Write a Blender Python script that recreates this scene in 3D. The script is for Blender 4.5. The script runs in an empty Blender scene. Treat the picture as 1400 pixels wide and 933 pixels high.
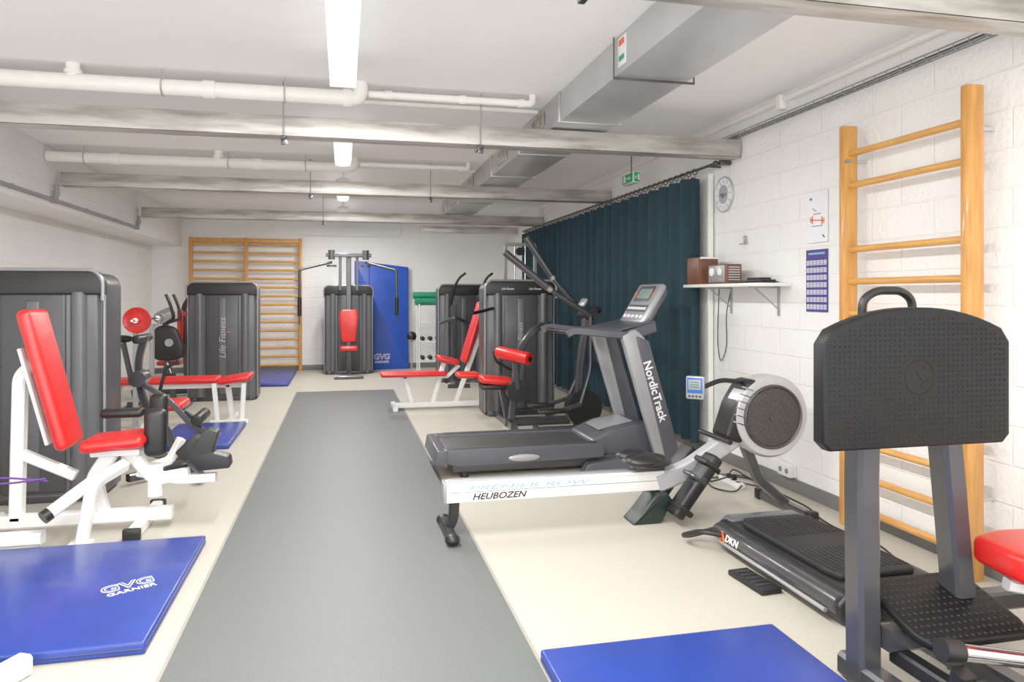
import bpy, bmesh, math, random
from mathutils import Vector, Matrix, Euler
random.seed(4)
sc=bpy.context.scene
COL=sc.collection
ORG={}
# ---------------------------------------------------------------- materials
def M(name,col,rough=.5,metal=0,var=0,vs=8,bump=0,bs=60,coat=0,col2=None,emit=0,stretch=None,spec=None,p0=.35,p1=.68):
    m=bpy.data.materials.new(name); m.use_nodes=True
    n=m.node_tree.nodes; l=m.node_tree.links; b=n['Principled BSDF']
    b.inputs['Base Color'].default_value=(*col,1); b.inputs['Roughness'].default_value=rough
    b.inputs['Metallic'].default_value=metal
    if spec is not None: b.inputs['Specular IOR Level'].default_value=spec
    if coat: b.inputs['Coat Weight'].default_value=coat; b.inputs['Coat Roughness'].default_value=.12
    tc=n.new('ShaderNodeTexCoord'); mp=n.new('ShaderNodeMapping'); l.new(tc.outputs['Object'],mp.inputs['Vector'])
    if stretch: mp.inputs['Scale'].default_value=stretch
    nz=n.new('ShaderNodeTexNoise'); nz.inputs['Scale'].default_value=vs; nz.inputs['Detail'].default_value=5
    l.new(mp.outputs['Vector'],nz.inputs['Vector'])
    rp=n.new('ShaderNodeValToRGB'); rp.color_ramp.elements[0].position=p0; rp.color_ramp.elements[1].position=p1
    c2=col2 if col2 else tuple(c*(1-var) for c in col)
    rp.color_ramp.elements[0].color=(*c2,1); rp.color_ramp.elements[1].color=(*col,1)
    l.new(nz.outputs['Fac'],rp.inputs['Fac']); l.new(rp.outputs['Color'],b.inputs['Base Color'])
    if bump:
        n2=n.new('ShaderNodeTexNoise'); n2.inputs['Scale'].default_value=bs; n2.inputs['Detail'].default_value=3
        l.new(mp.outputs['Vector'],n2.inputs['Vector'])
        bp=n.new('ShaderNodeBump'); bp.inputs['Strength'].default_value=bump; bp.inputs['Distance'].default_value=.01
        l.new(n2.outputs['Fac'],bp.inputs['Height']); l.new(bp.outputs['Normal'],b.inputs['Normal'])
    if emit:
        b.inputs['Emission Color'].default_value=(*col,1); b.inputs['Emission Strength'].default_value=emit
    return m
def wallmat(name,ax):
    m=M(name,(.89,.882,.86),.6,var=.06,vs=1.2)
    n=m.node_tree.nodes; l=m.node_tree.links; b=n['Principled BSDF']
    tc=n.new('ShaderNodeTexCoord'); sp=n.new('ShaderNodeSeparateXYZ'); cb=n.new('ShaderNodeCombineXYZ')
    l.new(tc.outputs['Object'],sp.inputs[0]); l.new(sp.outputs[ax],cb.inputs[0]); l.new(sp.outputs[2],cb.inputs[1])
    br=n.new('ShaderNodeTexBrick'); l.new(cb.outputs[0],br.inputs['Vector'])
    br.inputs['Scale'].default_value=1; br.inputs['Brick Width'].default_value=.5; br.inputs['Row Height'].default_value=.2
    br.inputs['Mortar Size'].default_value=.007; br.inputs['Mortar Smooth'].default_value=.6
    br.inputs['Color1'].default_value=(1,1,1,1); br.inputs['Color2'].default_value=(.94,.94,.94,1); br.inputs['Mortar'].default_value=(.45,.45,.45,1)
    nz=n.new('ShaderNodeTexNoise'); nz.inputs['Scale'].default_value=30; nz.inputs['Detail'].default_value=5
    l.new(tc.outputs['Object'],nz.inputs['Vector'])
    mx=n.new('ShaderNodeMath'); mx.operation='MULTIPLY_ADD'; mx.inputs[1].default_value=1.2
    l.new(nz.outputs['Fac'],mx.inputs[0]); l.new(br.outputs['Color'],mx.inputs[2])
    bp=n.new('ShaderNodeBump'); bp.inputs['Strength'].default_value=.7; bp.inputs['Distance'].default_value=.009
    l.new(mx.outputs[0],bp.inputs['Height']); l.new(bp.outputs['Normal'],b.inputs['Normal'])
    return m
m_wallY=wallmat('painted_block_y',1); m_wallX=wallmat('painted_block_x',0)
m_ceil=M('ceiling_paint',(.94,.94,.935),.7,var=.03,vs=1.5,bump=.2,bs=25)
m_floor=M('beige_linoleum',(.5,.46,.385),.4,var=.13,vs=90,bump=.03,bs=120,spec=.35)
m_strip=M('grey_rubber_floor',(.118,.126,.122),.5,var=.22,vs=140,bump=.05,bs=150,spec=.3)
m_edge=M('strip_edge_weld',(.3,.28,.24),.5,var=.1)
m_base=M('grey_skirting',(.15,.15,.15),.5,var=.1)
m_galv=M('galvanised_steel',(.56,.54,.5),.4,.55,vs=3,col2=(.27,.25,.22),bump=.05,bs=20,stretch=(.7,5,5),p0=.3,p1=.6)
m_duct=M('duct_steel',(.56,.57,.585),.3,.5,vs=1.6,col2=(.44,.45,.465),bump=.02,bs=8)
m_pvc=M('cream_pvc',(.87,.86,.81),.35,var=.05)
m_condu=M('grey_conduit',(.27,.28,.29),.4,var=.1)
m_red=M('red_vinyl',(.66,.008,.006),.36,var=.12,vs=6,bump=.06,bs=180,coat=.12)
m_blue=M('blue_vinyl',(.005,.03,.27),.38,var=.2,vs=5,bump=.08,bs=70,coat=.12)
m_blued=M('blue_vinyl_edge',(.004,.018,.14),.4,var=.2,vs=5,bump=.1,bs=50)
m_blueb=M('bright_blue_vinyl',(.006,.06,.46),.42,var=.1,vs=3,bump=.05,bs=40,coat=.1)
m_white=M('white_powder_coat',(.82,.815,.79),.3,var=.04,coat=.2)
m_char=M('charcoal_shroud',(.04,.0405,.045),.4,var=.12,vs=3,bump=.03,bs=200,coat=.1)
m_char2=M('charcoal_light',(.078,.08,.087),.34,var=.1,vs=3,coat=.2)
m_trim=M('silver_grey_trim',(.27,.275,.29),.35,.3,var=.08)
m_pale=M('pale_silver',(.5,.51,.53),.35,.3,var=.05)
m_fr=M('graphite_frame',(.046,.046,.052),.3,.35,var=.1,coat=.3)
m_black=M('black_plastic',(.007,.007,.0075),.42,var=.3,vs=12,bump=.03,bs=90,spec=.4)
m_rub=M('black_rubber',(.010,.010,.011),.6,var=.25,vs=20,bump=.06,bs=120,spec=.3)
m_plate=M('black_pressed_plate',(.004,.004,.0043),.5,var=.3,vs=10,bump=.04,bs=140,spec=.2)
m_belt=M('treadmill_belt_rubber',(.03,.031,.032),.55,var=.2,vs=60,bump=.05,bs=150,spec=.35)
m_silver=M('silver_plastic',(.32,.325,.34),.33,.35,var=.06,coat=.2)
m_slate=M('slate_plastic',(.06,.062,.078),.36,.1,var=.12,coat=.2)
m_chrome=M('chrome',(.7,.7,.72),.14,1,var=.03)
m_wood=M('varnished_pine',(.66,.31,.06),.4,vs=6,col2=(.5,.2,.03),bump=.03,bs=40,coat=.3,stretch=(6,6,.6))
m_woodh=M('varnished_pine_rung',(.68,.34,.075),.4,vs=6,col2=(.54,.23,.04),coat=.3,stretch=(6,.8,6))
m_woodx=M('pine_rung_x',(.7,.37,.09),.4,vs=6,col2=(.56,.26,.05),stretch=(.8,6,6))
m_curt=M('teal_curtain_cloth',(.009,.036,.055),.8,var=.3,vs=4,bump=.15,bs=250,spec=.4)
m_light=M('lamp_diffuser',(1,.99,.97),.4,emit=.85)
m_ink=M('black_ink',(.008,.008,.009),.5); m_wink=M('white_ink',(.8,.8,.8),.5); m_wink2=M('grey_white_ink',(.4,.4,.42),.5); m_oink=M('orange_ink',(.8,.13,.01),.5)
m_bink=M('pale_blue_ink',(.2,.4,.6),.5); m_gink=M('green_ink',(.01,.35,.12),.5); m_navy=M('navy_print',(.05,.035,.24),.5,var=.2)
m_sig=M('signal_blue',(.01,.08,.4),.4)
m_paper=M('paper',(.84,.85,.9),.5,var=.02); m_green=M('green_foam',(.008,.24,.13),.6,var=.2)
m_walnut=M('walnut_veneer',(.17,.055,.022),.4,col2=(.09,.028,.012),vs=6,stretch=(1,8,1))
m_lcd=M('lcd_panel',(.22,.28,.26),.2,var=.1); m_dgreen=M('dark_green_plastic',(.005,.014,.012),.4,var=.2)
m_purple=M('purple_cord',(.1,.015,.25),.6,var=.2)
m_mesh=M('dark_grille',(.085,.08,.074),.5,.3,vs=240,col2=(.01,.01,.01))
# ---------------------------------------------------------------- geometry
def _ext(bm,mat=None):
    if mat is not None: bmesh.ops.transform(bm,matrix=mat,verts=bm.verts)
    bm.verts.index_update()
    g=([v.co.copy() for v in bm.verts],[[v.index for v in f.verts] for f in bm.faces]); bm.free(); return g
def box(c,s,b=.005,r=(0,0,0),seg=2):
    bm=bmesh.new(); bmesh.ops.create_cube(bm,size=1)
    for v in bm.verts: v.co=Vector((v.co.x*s[0],v.co.y*s[1],v.co.z*s[2]))
    b=min(b,.48*min(s))
    if b>0: bmesh.ops.bevel(bm,geom=bm.edges[:],offset=b,segments=seg,profile=.5,affect='EDGES')
    return _ext(bm,Matrix.Translation(c)@Euler([math.radians(a) for a in r]).to_matrix().to_4x4())
def bx(x0,x1,y0,y1,z0,z1,b=.005,seg=2):
    return box(((x0+x1)/2,(y0+y1)/2,(z0+z1)/2),(abs(x1-x0),abs(y1-y0),abs(z1-z0)),b,seg=seg)
def frame_of(t):
    t=t.normalized(); u=Vector((0,0,1)) if abs(t.z)<.95 else Vector((0,1,0))
    n=u.cross(t).normalized(); return n,t.cross(n).normalized()
def cyl(p1,p2,r,r2=None,n=20):
    p1=Vector(p1);p2=Vector(p2); r2=r if r2 is None else r2
    N,Bv=frame_of(p2-p1); V=[];F=[]
    for p,rr in((p1,r),(p2,r2)):
        for i in range(n):
            a=2*math.pi*i/n; V.append(p+N*math.cos(a)*rr+Bv*math.sin(a)*rr)
    F=[[i,(i+1)%n,n+(i+1)%n,n+i] for i in range(n)]+[list(range(n))[::-1],list(range(n,2*n))]
    return V,F
def lathe(c,axis,prof,n=32):
    c=Vector(c);ax=Vector(axis).normalized();N,Bv=frame_of(ax);V=[];F=[]
    for r,h in prof:
        for i in range(n):
            a=2*math.pi*i/n; V.append(c+ax*h+(N*math.cos(a)+Bv*math.sin(a))*max(r,1e-4))
    k=len(prof)
    for j in range(k-1):
        for i in range(n): F.append([j*n+i,j*n+(i+1)%n,(j+1)*n+(i+1)%n,(j+1)*n+i])
    F.append(list(range(n))[::-1]); F.append(list(range((k-1)*n,k*n)))
    return V,F
def rollg(p1,p2,r,n=24):
    p1=Vector(p1);p2=Vector(p2);L=(p2-p1).length;q=r*.3
    return lathe(p1,p2-p1,[(r*.35,0),(r-q,0),(r-q*.3,q*.3),(r,q),(r,L-q),(r-q*.3,L-q*.3),(r-q,L),(r*.35,L)],n)
def fillet(pts,r,k=6,closed=False):
    pts=[Vector(p) for p in pts]; out=[]; n=len(pts)
    for i,p in enumerate(pts):
        if not closed and (i==0 or i==n-1): out.append(p); continue
        a=pts[(i-1)%n]-p; b=pts[(i+1)%n]-p
        rr=min(r,a.length*.48,b.length*.48); A=p+a.normalized()*rr; C=p+b.normalized()*rr
        for j in range(k+1):
            t=j/k; out.append(A*(1-t)**2+p*2*t*(1-t)+C*t*t)
    return out
def sweep(pts,prof,closed=False):
    n=len(pts);m=len(prof);V=[];F=[];N=None
    for i,p in enumerate(pts):
        if closed: t=(pts[(i+1)%n]-pts[(i-1)%n]).normalized()
        else: t=(pts[min(i+1,n-1)]-pts[max(i-1,0)]).normalized()
        if N is None: N,Bv=frame_of(t)
        else:
            N=(N-t*N.dot(t)).normalized(); Bv=t.cross(N)
        for a,b in prof: V.append(p+N*a+Bv*b)
    for i in range(n if closed else n-1):
        for j in range(m):
            q=(i+1)%n; F.append([i*m+j,i*m+(j+1)%m,q*m+(j+1)%m,q*m+j])
    if not closed: F.append(list(range(m))[::-1]); F.append(list(range((n-1)*m,n*m)))
    return V,F
def tube(pts,r,bend=.05,n=12,closed=False):
    return sweep(fillet(pts,bend,closed=closed) if bend else [Vector(p) for p in pts],[(r*math.cos(2*math.pi*i/n),r*math.sin(2*math.pi*i/n)) for i in range(n)],closed)
def rtube(pts,w,h,bend=.04):
    c=min(w,h)*.15;w/=2;h/=2
    pr=[(w-c,-h),(w,-h+c),(w,h-c),(w-c,h),(-w+c,h),(-w,h-c),(-w,-h+c),(-w+c,-h)]
    return sweep(fillet(pts,bend) if bend else [Vector(p) for p in pts],pr)
def ring(c,axis,R,r,n=40):
    c=Vector(c);N,Bv=frame_of(Vector(axis))
    return sweep([c+(N*math.cos(2*math.pi*i/n)+Bv*math.sin(2*math.pi*i/n))*R for i in range(n)],[(r*math.cos(2*math.pi*i/8),r*math.sin(2*math.pi*i/8)) for i in range(8)],True)
def prism(pts,plane,a,b,rad=0,bev=.004):
    P2=[Vector((p[0],p[1],0)) for p in pts]
    if rad: P2=fillet(P2,rad,5,True)
    f={'xz':lambda u,v,w:(u,w,v),'xy':lambda u,v,w:(u,v,w),'yz':lambda u,v,w:(w,u,v)}[plane]
    bm=bmesh.new(); lo=[bm.verts.new(f(p.x,p.y,a)) for p in P2]; hi=[bm.verts.new(f(p.x,p.y,b)) for p in P2]; n=len(P2)
    f1=bm.faces.new(lo[::-1]); f2=bm.faces.new(hi)
    for i in range(n): bm.faces.new([lo[i],lo[(i+1)%n],hi[(i+1)%n],hi[i]])
    bmesh.ops.recalc_face_normals(bm,faces=bm.faces[:])
    if bev: bmesh.ops.bevel(bm,geom=list(set(f1.edges[:]+f2.edges[:])),offset=bev,segments=3,profile=.5,affect='EDGES')
    return _ext(bm)
def ball(c,s,n=20):
    bm=bmesh.new(); bmesh.ops.create_uvsphere(bm,u_segments=n,v_segments=n//2,radius=1)
    return _ext(bm,Matrix.Translation(c)@Matrix.Diagonal((*s,1)) if hasattr(s,'__len__') else Matrix.Translation(c)@Matrix.Scale(s,4))
def rot(g,c,ax,deg):
    c=Vector(c);R=Matrix.Rotation(math.radians(deg),3,ax); return [R@(Vector(v)-c)+c for v in g[0]],g[1]
def join(gs):
    V=[];F=[]
    for v,f in gs: o=len(V); V+=list(v); F+=[[i+o for i in q] for q in f]
    return V,F
def mesh_of(name,geos,mats,org,matidx=None,ang=35):
    V=[];F=[];MI=[]
    for gi,(v,f) in enumerate(geos):
        o=len(V); V+= [Vector(p)-org for p in v]; F+=[[i+o for i in q] for q in f]
        MI+=[matidx[gi] if matidx else 0]*len(f)
    me=bpy.data.meshes.new(name); me.from_pydata([tuple(v) for v in V],[],F)
    bm=bmesh.new(); bm.from_mesh(me); bmesh.ops.recalc_face_normals(bm,faces=bm.faces[:]); bm.to_mesh(me); bm.free()
    for m in mats: me.materials.append(m)
    me.polygons.foreach_set('material_index',MI); me.polygons.foreach_set('use_smooth',[True]*len(F))
    try: me.set_sharp_from_angle(angle=math.radians(ang))
    except Exception: pass
    return me
def thing(name,label,cat,org,group=None):
    o=bpy.data.objects.new(name,None); o.empty_display_size=.1; o.location=org; COL.objects.link(o); ORG[o.name]=Vector(org)
    o['label']=label;o['category']=cat
    if group:o['group']=group
    return o
def P(par,name,mat,geos,label=None,ang=35):
    if isinstance(geos,tuple): geos=[geos]
    org=ORG[par.name]; o=bpy.data.objects.new(name,mesh_of(name,geos,[mat],org,ang=ang)); COL.objects.link(o); o.parent=par
    ORG[o.name]=org
    if label:o['label']=label
    return o
def PS(par,name,mat,geos,label=None):
    return [P(par,name,mat,g,label) for g in geos]
def solo(name,label,cat,mat,geos,org,group=None,ang=35):
    if isinstance(geos,tuple): geos=[geos]
    o=bpy.data.objects.new(name,mesh_of(name,geos,[mat],Vector(org),ang=ang)); o.location=org; COL.objects.link(o); ORG[o.name]=Vector(org)
    o['label']=label;o['category']=cat
    if group:o['group']=group
    return o
def struct(name,mats,geos,idx=None):
    o=bpy.data.objects.new(name,mesh_of(name,geos,mats if isinstance(mats,list) else [mats],Vector((0,0,0)),idx)); COL.objects.link(o); o['kind']='structure'; return o
def text(par,name,s,loc,R,size,mat,xs=1,shear=0,ext=.0008,off=0,label=None):
    cu=bpy.data.curves.new(name,'FONT'); cu.body=s; cu.size=size; cu.extrude=ext; cu.align_x='CENTER'; cu.align_y='CENTER'; cu.shear=shear; cu.offset=off
    t=bpy.data.objects.new('tmp',cu); COL.objects.link(t); bpy.context.view_layer.update()
    me=bpy.data.meshes.new_from_object(t.evaluated_get(bpy.context.evaluated_depsgraph_get())); bpy.data.objects.remove(t)
    R=R if isinstance(R,Matrix) else Euler([math.radians(a) for a in R]).to_matrix()
    me.transform(Matrix.Translation(Vector(loc)-ORG[par.name])@R.to_4x4()@Matrix.Diagonal((xs,1,1,1)))
    me.materials.clear(); me.materials.append(mat)
    o=bpy.data.objects.new(name,me); COL.objects.link(o); o.parent=par; ORG[o.name]=ORG[par.name]
    if label:o['label']=label
    return o
def basis(x,y):
    x=Vector(x).normalized();y=Vector(y).normalized();z=x.cross(y).normalized(); y=z.cross(x); return Matrix((x,y,z)).transposed()
FR=(90,0,0)
# ---------------------------------------------------------------- room
XL,XR,Y0,Y1,H=-3.47,3.26,-.6,14.8,3.0
SX=-2.96
struct('floor',[m_floor,m_strip,m_edge],[bx(XL,-.68,Y0,Y1,-.1,0,0),bx(.76,XR,Y0,Y1,-.1,0,0),bx(-.68,.76,11.45,Y1,-.1,0,0),bx(-.68,.76,Y0,11.45,-.1,.001,0),bx(-.69,-.675,Y0,11.46,-.05,.0015,0),bx(.755,.77,Y0,11.46,-.05,.0015,0),bx(-.68,.76,11.445,11.46,-.05,.0015,0)],[0,0,0,1,2,2,2])
struct('ceiling',m_ceil,[bx(XL,XR,Y0,Y1,H,H+.1,0)])
struct('wall_right',m_wallY,[bx(XR,XR+.15,Y0,Y1,0,H,0)])
struct('wall_left',m_wallY,[bx(XL-.15,XL,Y0,Y1,0,H,0),bx(XL-.01,SX,Y0,Y1,2.376,H,.003)])
struct('wall_back',m_wallX,[bx(XL-.15,XR+.15,Y1,Y1+.15,0,H,0)])
struct('baseboard_right',m_base,[bx(XR-.012,XR,Y0,Y1,0,.1,.003)])
struct('baseboard_left',m_base,[bx(XL,XL+.012,Y0,Y1,0,.1,.003)])
struct('baseboard_back',m_base,[bx(XL+.013,XR-.013,Y1-.012,Y1,0,.1,.003)])
# ---------------------------------------------------------------- ceiling services
def lamp(y,l=1.5):
    t=thing('ceiling_lamp','long white fluorescent ceiling batten, switched on','light fixture',(0,y,H),'fluorescent ceiling lamps')
    P(t,'housing',m_white,[bx(-.05,.05,y-l/2+.02,y+l/2-.02,2.865,2.895,.008)])
    P(t,'diffuser',m_light,[prism([(-.08,2.868),(.08,2.868),(.083,2.84),(.06,2.8),(.03,2.785),(-.03,2.785),(-.06,2.8),(-.083,2.84)],'xz',y-l/2+.015,y+l/2-.015,0,.01)])
    PS(t,'end_cap',m_white,[bx(-.084,.084,y-l/2-.005,y-l/2+.012,2.785,2.875,.005),bx(-.084,.084,y+l/2-.012,y+l/2+.005,2.785,2.875,.005)])
    PS(t,'hanger_stem',m_white,[cyl((0,y+s*l*.3,2.89),(0,y+s*l*.3,3.0),.012,n=10) for s in(-1,1)])
    L=bpy.data.lights.new('tube_light','AREA'); L.shape='RECTANGLE'; L.size=.13;L.size_y=l-.1; L.energy=47; L.color=(1,.985,.96)
    o=bpy.data.objects.new('tube_light',L); o.location=(0,y,2.78); COL.objects.link(o)
for y in (.95,2.5,4.05,7.0,9.9,12.8): lamp(y)
def beam(y,x0,x1,rods):
    t=thing('steel_beam','weathered galvanised steel channel beam spanning the room under the ceiling','beam',((x0+x1)/2,y,2.61),'galvanised ceiling beams')
    P(t,'channel',m_galv,[bx(x0,x1,y-.07,y+.07,2.61,2.618,.002),bx(x0,x1,y-.07,y-.062,2.61,2.76,.002),bx(x0,x1,y+.062,y+.07,2.61,2.76,.002),
       bx(x0,x1,y-.062,y-.03,2.752,2.76,.001),bx(x0,x1,y+.03,y+.062,2.752,2.76,.001)])
    for x in rods:
        P(t,'threaded_rod',m_condu,[cyl((x,y-.085,2.56),(x,y-.085,3),.005,n=8)])
        P(t,'clamp',m_fr,[box((x,y,2.598),(.03,.22,.02),.003),box((x,y-.085,2.57),(.035,.02,.05),.004)])
beam(2.6,-2.93,3.24,[0.9,-2]); beam(5.6,-2.93,3.24,[-.42,1.03]); beam(8.65,-2.9,3.24,[-.36,1.0]); beam(11.8,-2.9,3.24,[-.3])
solo('steel_beam','short galvanised steel beam near the rear wall','beam',m_galv,[bx(1.4,3.24,13.6,13.74,2.63,2.75,.003)],(2.3,13.67,2.63))
t=thing('ventilation_duct','rectangular galvanised sheet-metal ventilation duct under the ceiling','duct',(1.83,7,2.77))
P(t,'duct_body',m_duct,[bx(1.6,2.07,2.2,12.1,2.775,2.998,.004)])
for y in (2.9,5.3,6.6,7.9,9.1,10.3,11.5): P(t,'flange',m_duct,[bx(1.585,1.6,y,y+.025,2.768,2.998,.003),bx(2.07,2.085,y,y+.025,2.768,2.998,.003),bx(1.585,2.085,y,y+.025,2.766,2.775,.003)])
for y in (5.95,7.35,9.3,10.8):
    P(t,'air_grille',m_galv,[bx(1.588,1.6,y-.22,y+.22,2.82,2.84,.002),bx(1.588,1.6,y-.22,y+.22,2.95,2.965,.002)]+[box((1.592,y-.2+i*.033,2.895),(.012,.008,.12),.001) for i in range(13)])
    P(t,'grille_back',m_fr,[bx(1.5965,1.5995,y-.21,y+.21,2.84,2.95,0)])
P(t,'label_sheet',m_paper,[bx(1.594,1.5995,3.98,4.1,2.81,2.98,.0005)],'paper inspection label')
PS(t,'label_stripe',m_oink,[bx(1.591,1.594,4.0,4.08,2.93,2.965,0)]);PS(t,'label_stripe',m_gink,[bx(1.591,1.594,4.0,4.08,2.84,2.87,0)],'green strip on the label')
PS(t,'hanger_strap',m_fr,[join([bx(1.574,1.579,4.115,4.13,2.75,3.0,.001),bx(1.574,2.1,4.115,4.13,2.75,2.762,.002),bx(2.095,2.1,4.115,4.13,2.75,3.0,.001)])])
def pipes(y,xs,z):
    t=thing('drain_pipe','cream plastic drain pipe running across under the ceiling','pipe',(-1.4,y,z),'cream ceiling pipes')
    P(t,'pipe_run',m_pvc,[tube([(-2.95,y,z),(.12,y,z),(.12,y,2.998)],.055,.1,16)])
    PS(t,'collar',m_pvc,[cyl((x-.04,y,z),(x+.04,y,z),.064) for x in (-2.3,-.9)]+[cyl((0.0,y,z),(.06,y,z),.066)])
    P(t,'branch_pipe',m_pvc,[cyl((xs,y,z),(xs,y,3.0),.045),cyl((xs,y,z+.05),(xs,y,z+.075),.056)])
    PS(t,'pipe_clip',m_galv,[join([ring((x,y,z),(1,0,0),.058,.006,20),cyl((x,y,z+.05),(x,y,3.0),.004,n=6)]) for x in(-2.6,-1.2,-.4)])
    t2=thing('water_pipe','thin cream pipe with an elbow at its end','pipe',(1,y,2.93),'cream ceiling pipes')
    P(t2,'pipe_run',m_pvc,[tube([(.18,y+.05,2.93),(1.42,y+.05,2.93),(1.42,y+.05,2.998)],.027,.05,12)])
    PS(t2,'collar',m_pvc,[cyl((x,y+.05,2.93),(x+.05,y+.05,2.93),.034) for x in (.3,.85,1.3)])
    solo('conduit_pipe','slim cream conduit clipped to the ceiling','pipe',m_pvc,[cyl((-2.95,y+.45,2.975),(1.57,y+.45,2.975),.018)],(0,y+.45,2.975),'cream ceiling pipes')
pipes(5.4,-1.75,2.88); pipes(8.35,-1.3,2.88)
t=thing('wall_pipe','thin cream pipe clipped high on the rear wall','pipe',(.1,14.75,2.64))
P(t,'pipe_run',m_pvc,[tube([(-.75,14.74,2.64),(1.1,14.74,2.64),(1.1,14.74,2.99)],.02,.05,10)]); PS(t,'pipe_clip',m_pvc,[bx(x-.01,x+.01,14.75,14.8,2.62,2.66,.002) for x in(-.6,.1,.8)])
t=thing('wall_conduit','grey plastic conduit clipped along the white bulkhead','pipe',(-2.93,6,2.45))
P(t,'conduit_run',m_condu,[cyl((-2.935,1,2.45),(-2.935,11.7,2.45),.02)])
for y in (8.5,11.65): P(t,'riser',m_condu,[tube([(-2.935,y,2.45),(-2.91,y,2.5),(-2.91,y,2.62)],.024,.03),cyl((-2.91,y,2.5),(-2.91,y,2.55),.032),cyl((-2.935,y-.06,2.45),(-2.935,y+.06,2.45),.03)])
PS(t,'clip',m_condu,[bx(-2.96,-2.92,y-.01,y+.01,2.43,2.475,.003) for y in (3,4.5,6,7.5,9.5,10.6)])
t=thing('cable_tray','narrow dark wire cable tray with cables high on the wall','cable tray',(3.2,4.5,2.78))
P(t,'tray',m_condu,[cyl((3.2,.5,2.815),(3.2,6.3,2.815),.004,n=6),cyl((3.2,.5,2.785),(3.2,6.3,2.785),.004,n=6),cyl((3.25,.5,2.785),(3.25,6.3,2.785),.004,n=6)]+
  [tube([(3.2,.6+i*.1,2.815),(3.2,.6+i*.1,2.785),(3.255,.6+i*.1,2.785)],.003,0,5) for i in range(57)])
PS(t,'cable',m_fr,[tube([(3.21+.014*k,.5,2.795),(3.207+.014*k,2.5,2.8),(3.212+.014*k,4,2.795),(3.21+.014*k,6.3,2.795)],.006,.3,6) for k in range(3)])
solo('conduit_pipe','cream conduit running along the top of the wall','pipe',m_pvc,[cyl((3.235,.5,2.93),(3.235,12,2.93),.022),bx(3.2,3.26,4.9,4.96,2.86,2.97,.006)],(3.235,6,2.93))
# ---------------------------------------------------------------- curtain
def curtain(y0,y1,x=3.13,zt=2.53,zb=.12):
    n=int((y1-y0)/.012); V=[];F=[];rows=8; ph=random.random()*6
    for j in range(rows):
        f=j/(rows-1); z=zt+(zb-zt)*f
        for i in range(n+1):
            y=y0+(y1-y0)*i/n; k=2*math.pi*y/.25
            am=.066+.016*math.sin(y*2.3+ph)
            V.append(Vector((x-am*math.sin(k+.35*f*math.sin(y*3+ph))-.014*math.sin(2.6*k+ph)*f, y+.025*math.cos(k)*1, z+.012*math.cos(k)*(f<.1))))
    for j in range(rows-1):
        for i in range(n): F.append([j*(n+1)+i,j*(n+1)+i+1,(j+1)*(n+1)+i+1,(j+1)*(n+1)+i])
    t=thing('curtain','dark blue-teal blackout curtain hanging in deep pleats from a rod','curtain',((x,(y0+y1)/2,zb)),'dark teal curtains')
    P(t,'cloth',m_curt,(V,F),ang=180)
    PS(t,'curtain_hook',m_fr,[join([ring((x,y0+.0625+i*.125,2.585),(0,1,0),.024,.005,14),cyl((x,y0+.0625+i*.125,2.52),(x,y0+.0625+i*.125,2.562),.004,n=6)]) for i in range(int((y1-y0)/.125))])
for i in range(4): curtain(6.07+i*1.64,6.07+i*1.64+1.63)
t=thing('curtain_rod','black metal curtain rod with wall brackets','curtain rod',(3.13,9,2.59))
P(t,'rod',m_fr,[cyl((3.13,5.75,2.595),(3.13,12.7,2.595),.013),ball((3.13,5.75,2.595),.025)])
PS(t,'bracket',m_fr,[cyl((3.13,y,2.595),(3.26,y,2.595),.01)for y in(5.9,12.68)]+[box((3.2,5.72,2.6),(.1,.05,.05),.01)])
solo('steel_post','slim cream painted steel post beside the curtain','post',m_pvc,[bx(3.2,3.245,6.0,6.04,0,2.55,.004)],(3.22,6.02,0))
t=thing('exit_sign','small green emergency exit sign above the curtain','sign',(3.0,7.3,2.62))
P(t,'housing',m_white,[bx(2.95,3.03,7.15,7.45,2.64,2.75,.006)])
PS(t,'sign_face',m_gink,[bx(2.96,3.02,7.142,7.15,2.648,2.742,.001),bx(2.942,2.95,7.17,7.43,2.648,2.742,.001)])
P(t,'pictogram',m_wink,[box((2.94,7.37,2.695),(.002,.05,.07),0),box((2.94,7.27,2.695),(.002,.08,.012),0),box((2.94,7.225,2.702),(.002,.03,.01),0,(45,0,0)),box((2.94,7.225,2.688),(.002,.03,.01),0,(-45,0,0)),box((3.005,7.14,2.695),(.02,.002,.06),0),box((2.978,7.14,2.7),(.02,.002,.01),0),box((2.975,7.14,2.69),(.01,.002,.03),0,(0,30,0))])
P(t,'hanger',m_fr,[cyl((2.99,7.3,2.75),(2.99,7.3,3.0),.006,n=8)])
# ---------------------------------------------------------------- wall bars
t=thing('wall_bars','tall varnished pine gymnastics wall bars, one rung missing','wall bars',(3.16,3.58,0))
for y in (4.05,3.11):
    P(t,'upright',m_wood,[bx(3.08,3.18,y-.025,y+.025,0.0,2.53,.006)])
    PS(t,'wall_bracket',m_pale,[bx(3.18,3.26,y-.012,y+.012,z,z+.02,.003) for z in(.4,2.3)])
P(t,'latch',m_trim,[box((3.09,4.0,2.3),(.02,.06,.015),.004)])
for k in range(12):
    if k==9: continue
    z=.13+.202*k
    P(t,'rung',m_woodh,[cyl((3.13,3.12,z),(3.13,4.04,z),.021,n=16)])
t=thing('wall_bars','wide double bay of varnished pine wall bars on the rear wall','wall bars',(-1.8,14.7,0))
for x in (-2.77,-1.79,-.8):
    P(t,'upright',m_wood,[bx(x-.03,x+.03,14.62,14.72,0,2.55,.006)]); P(t,'wall_bracket',m_fr,[bx(x-.01,x+.01,14.72,14.8,2.2,2.25,.002)])
for k in range(15):
    z=.12+k*.165
    for x in (-2.77,-1.79): P(t,'rung',m_woodx,[cyl((x+.02,14.67,z),(x+.97,14.67,z),.023,n=12)])
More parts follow.
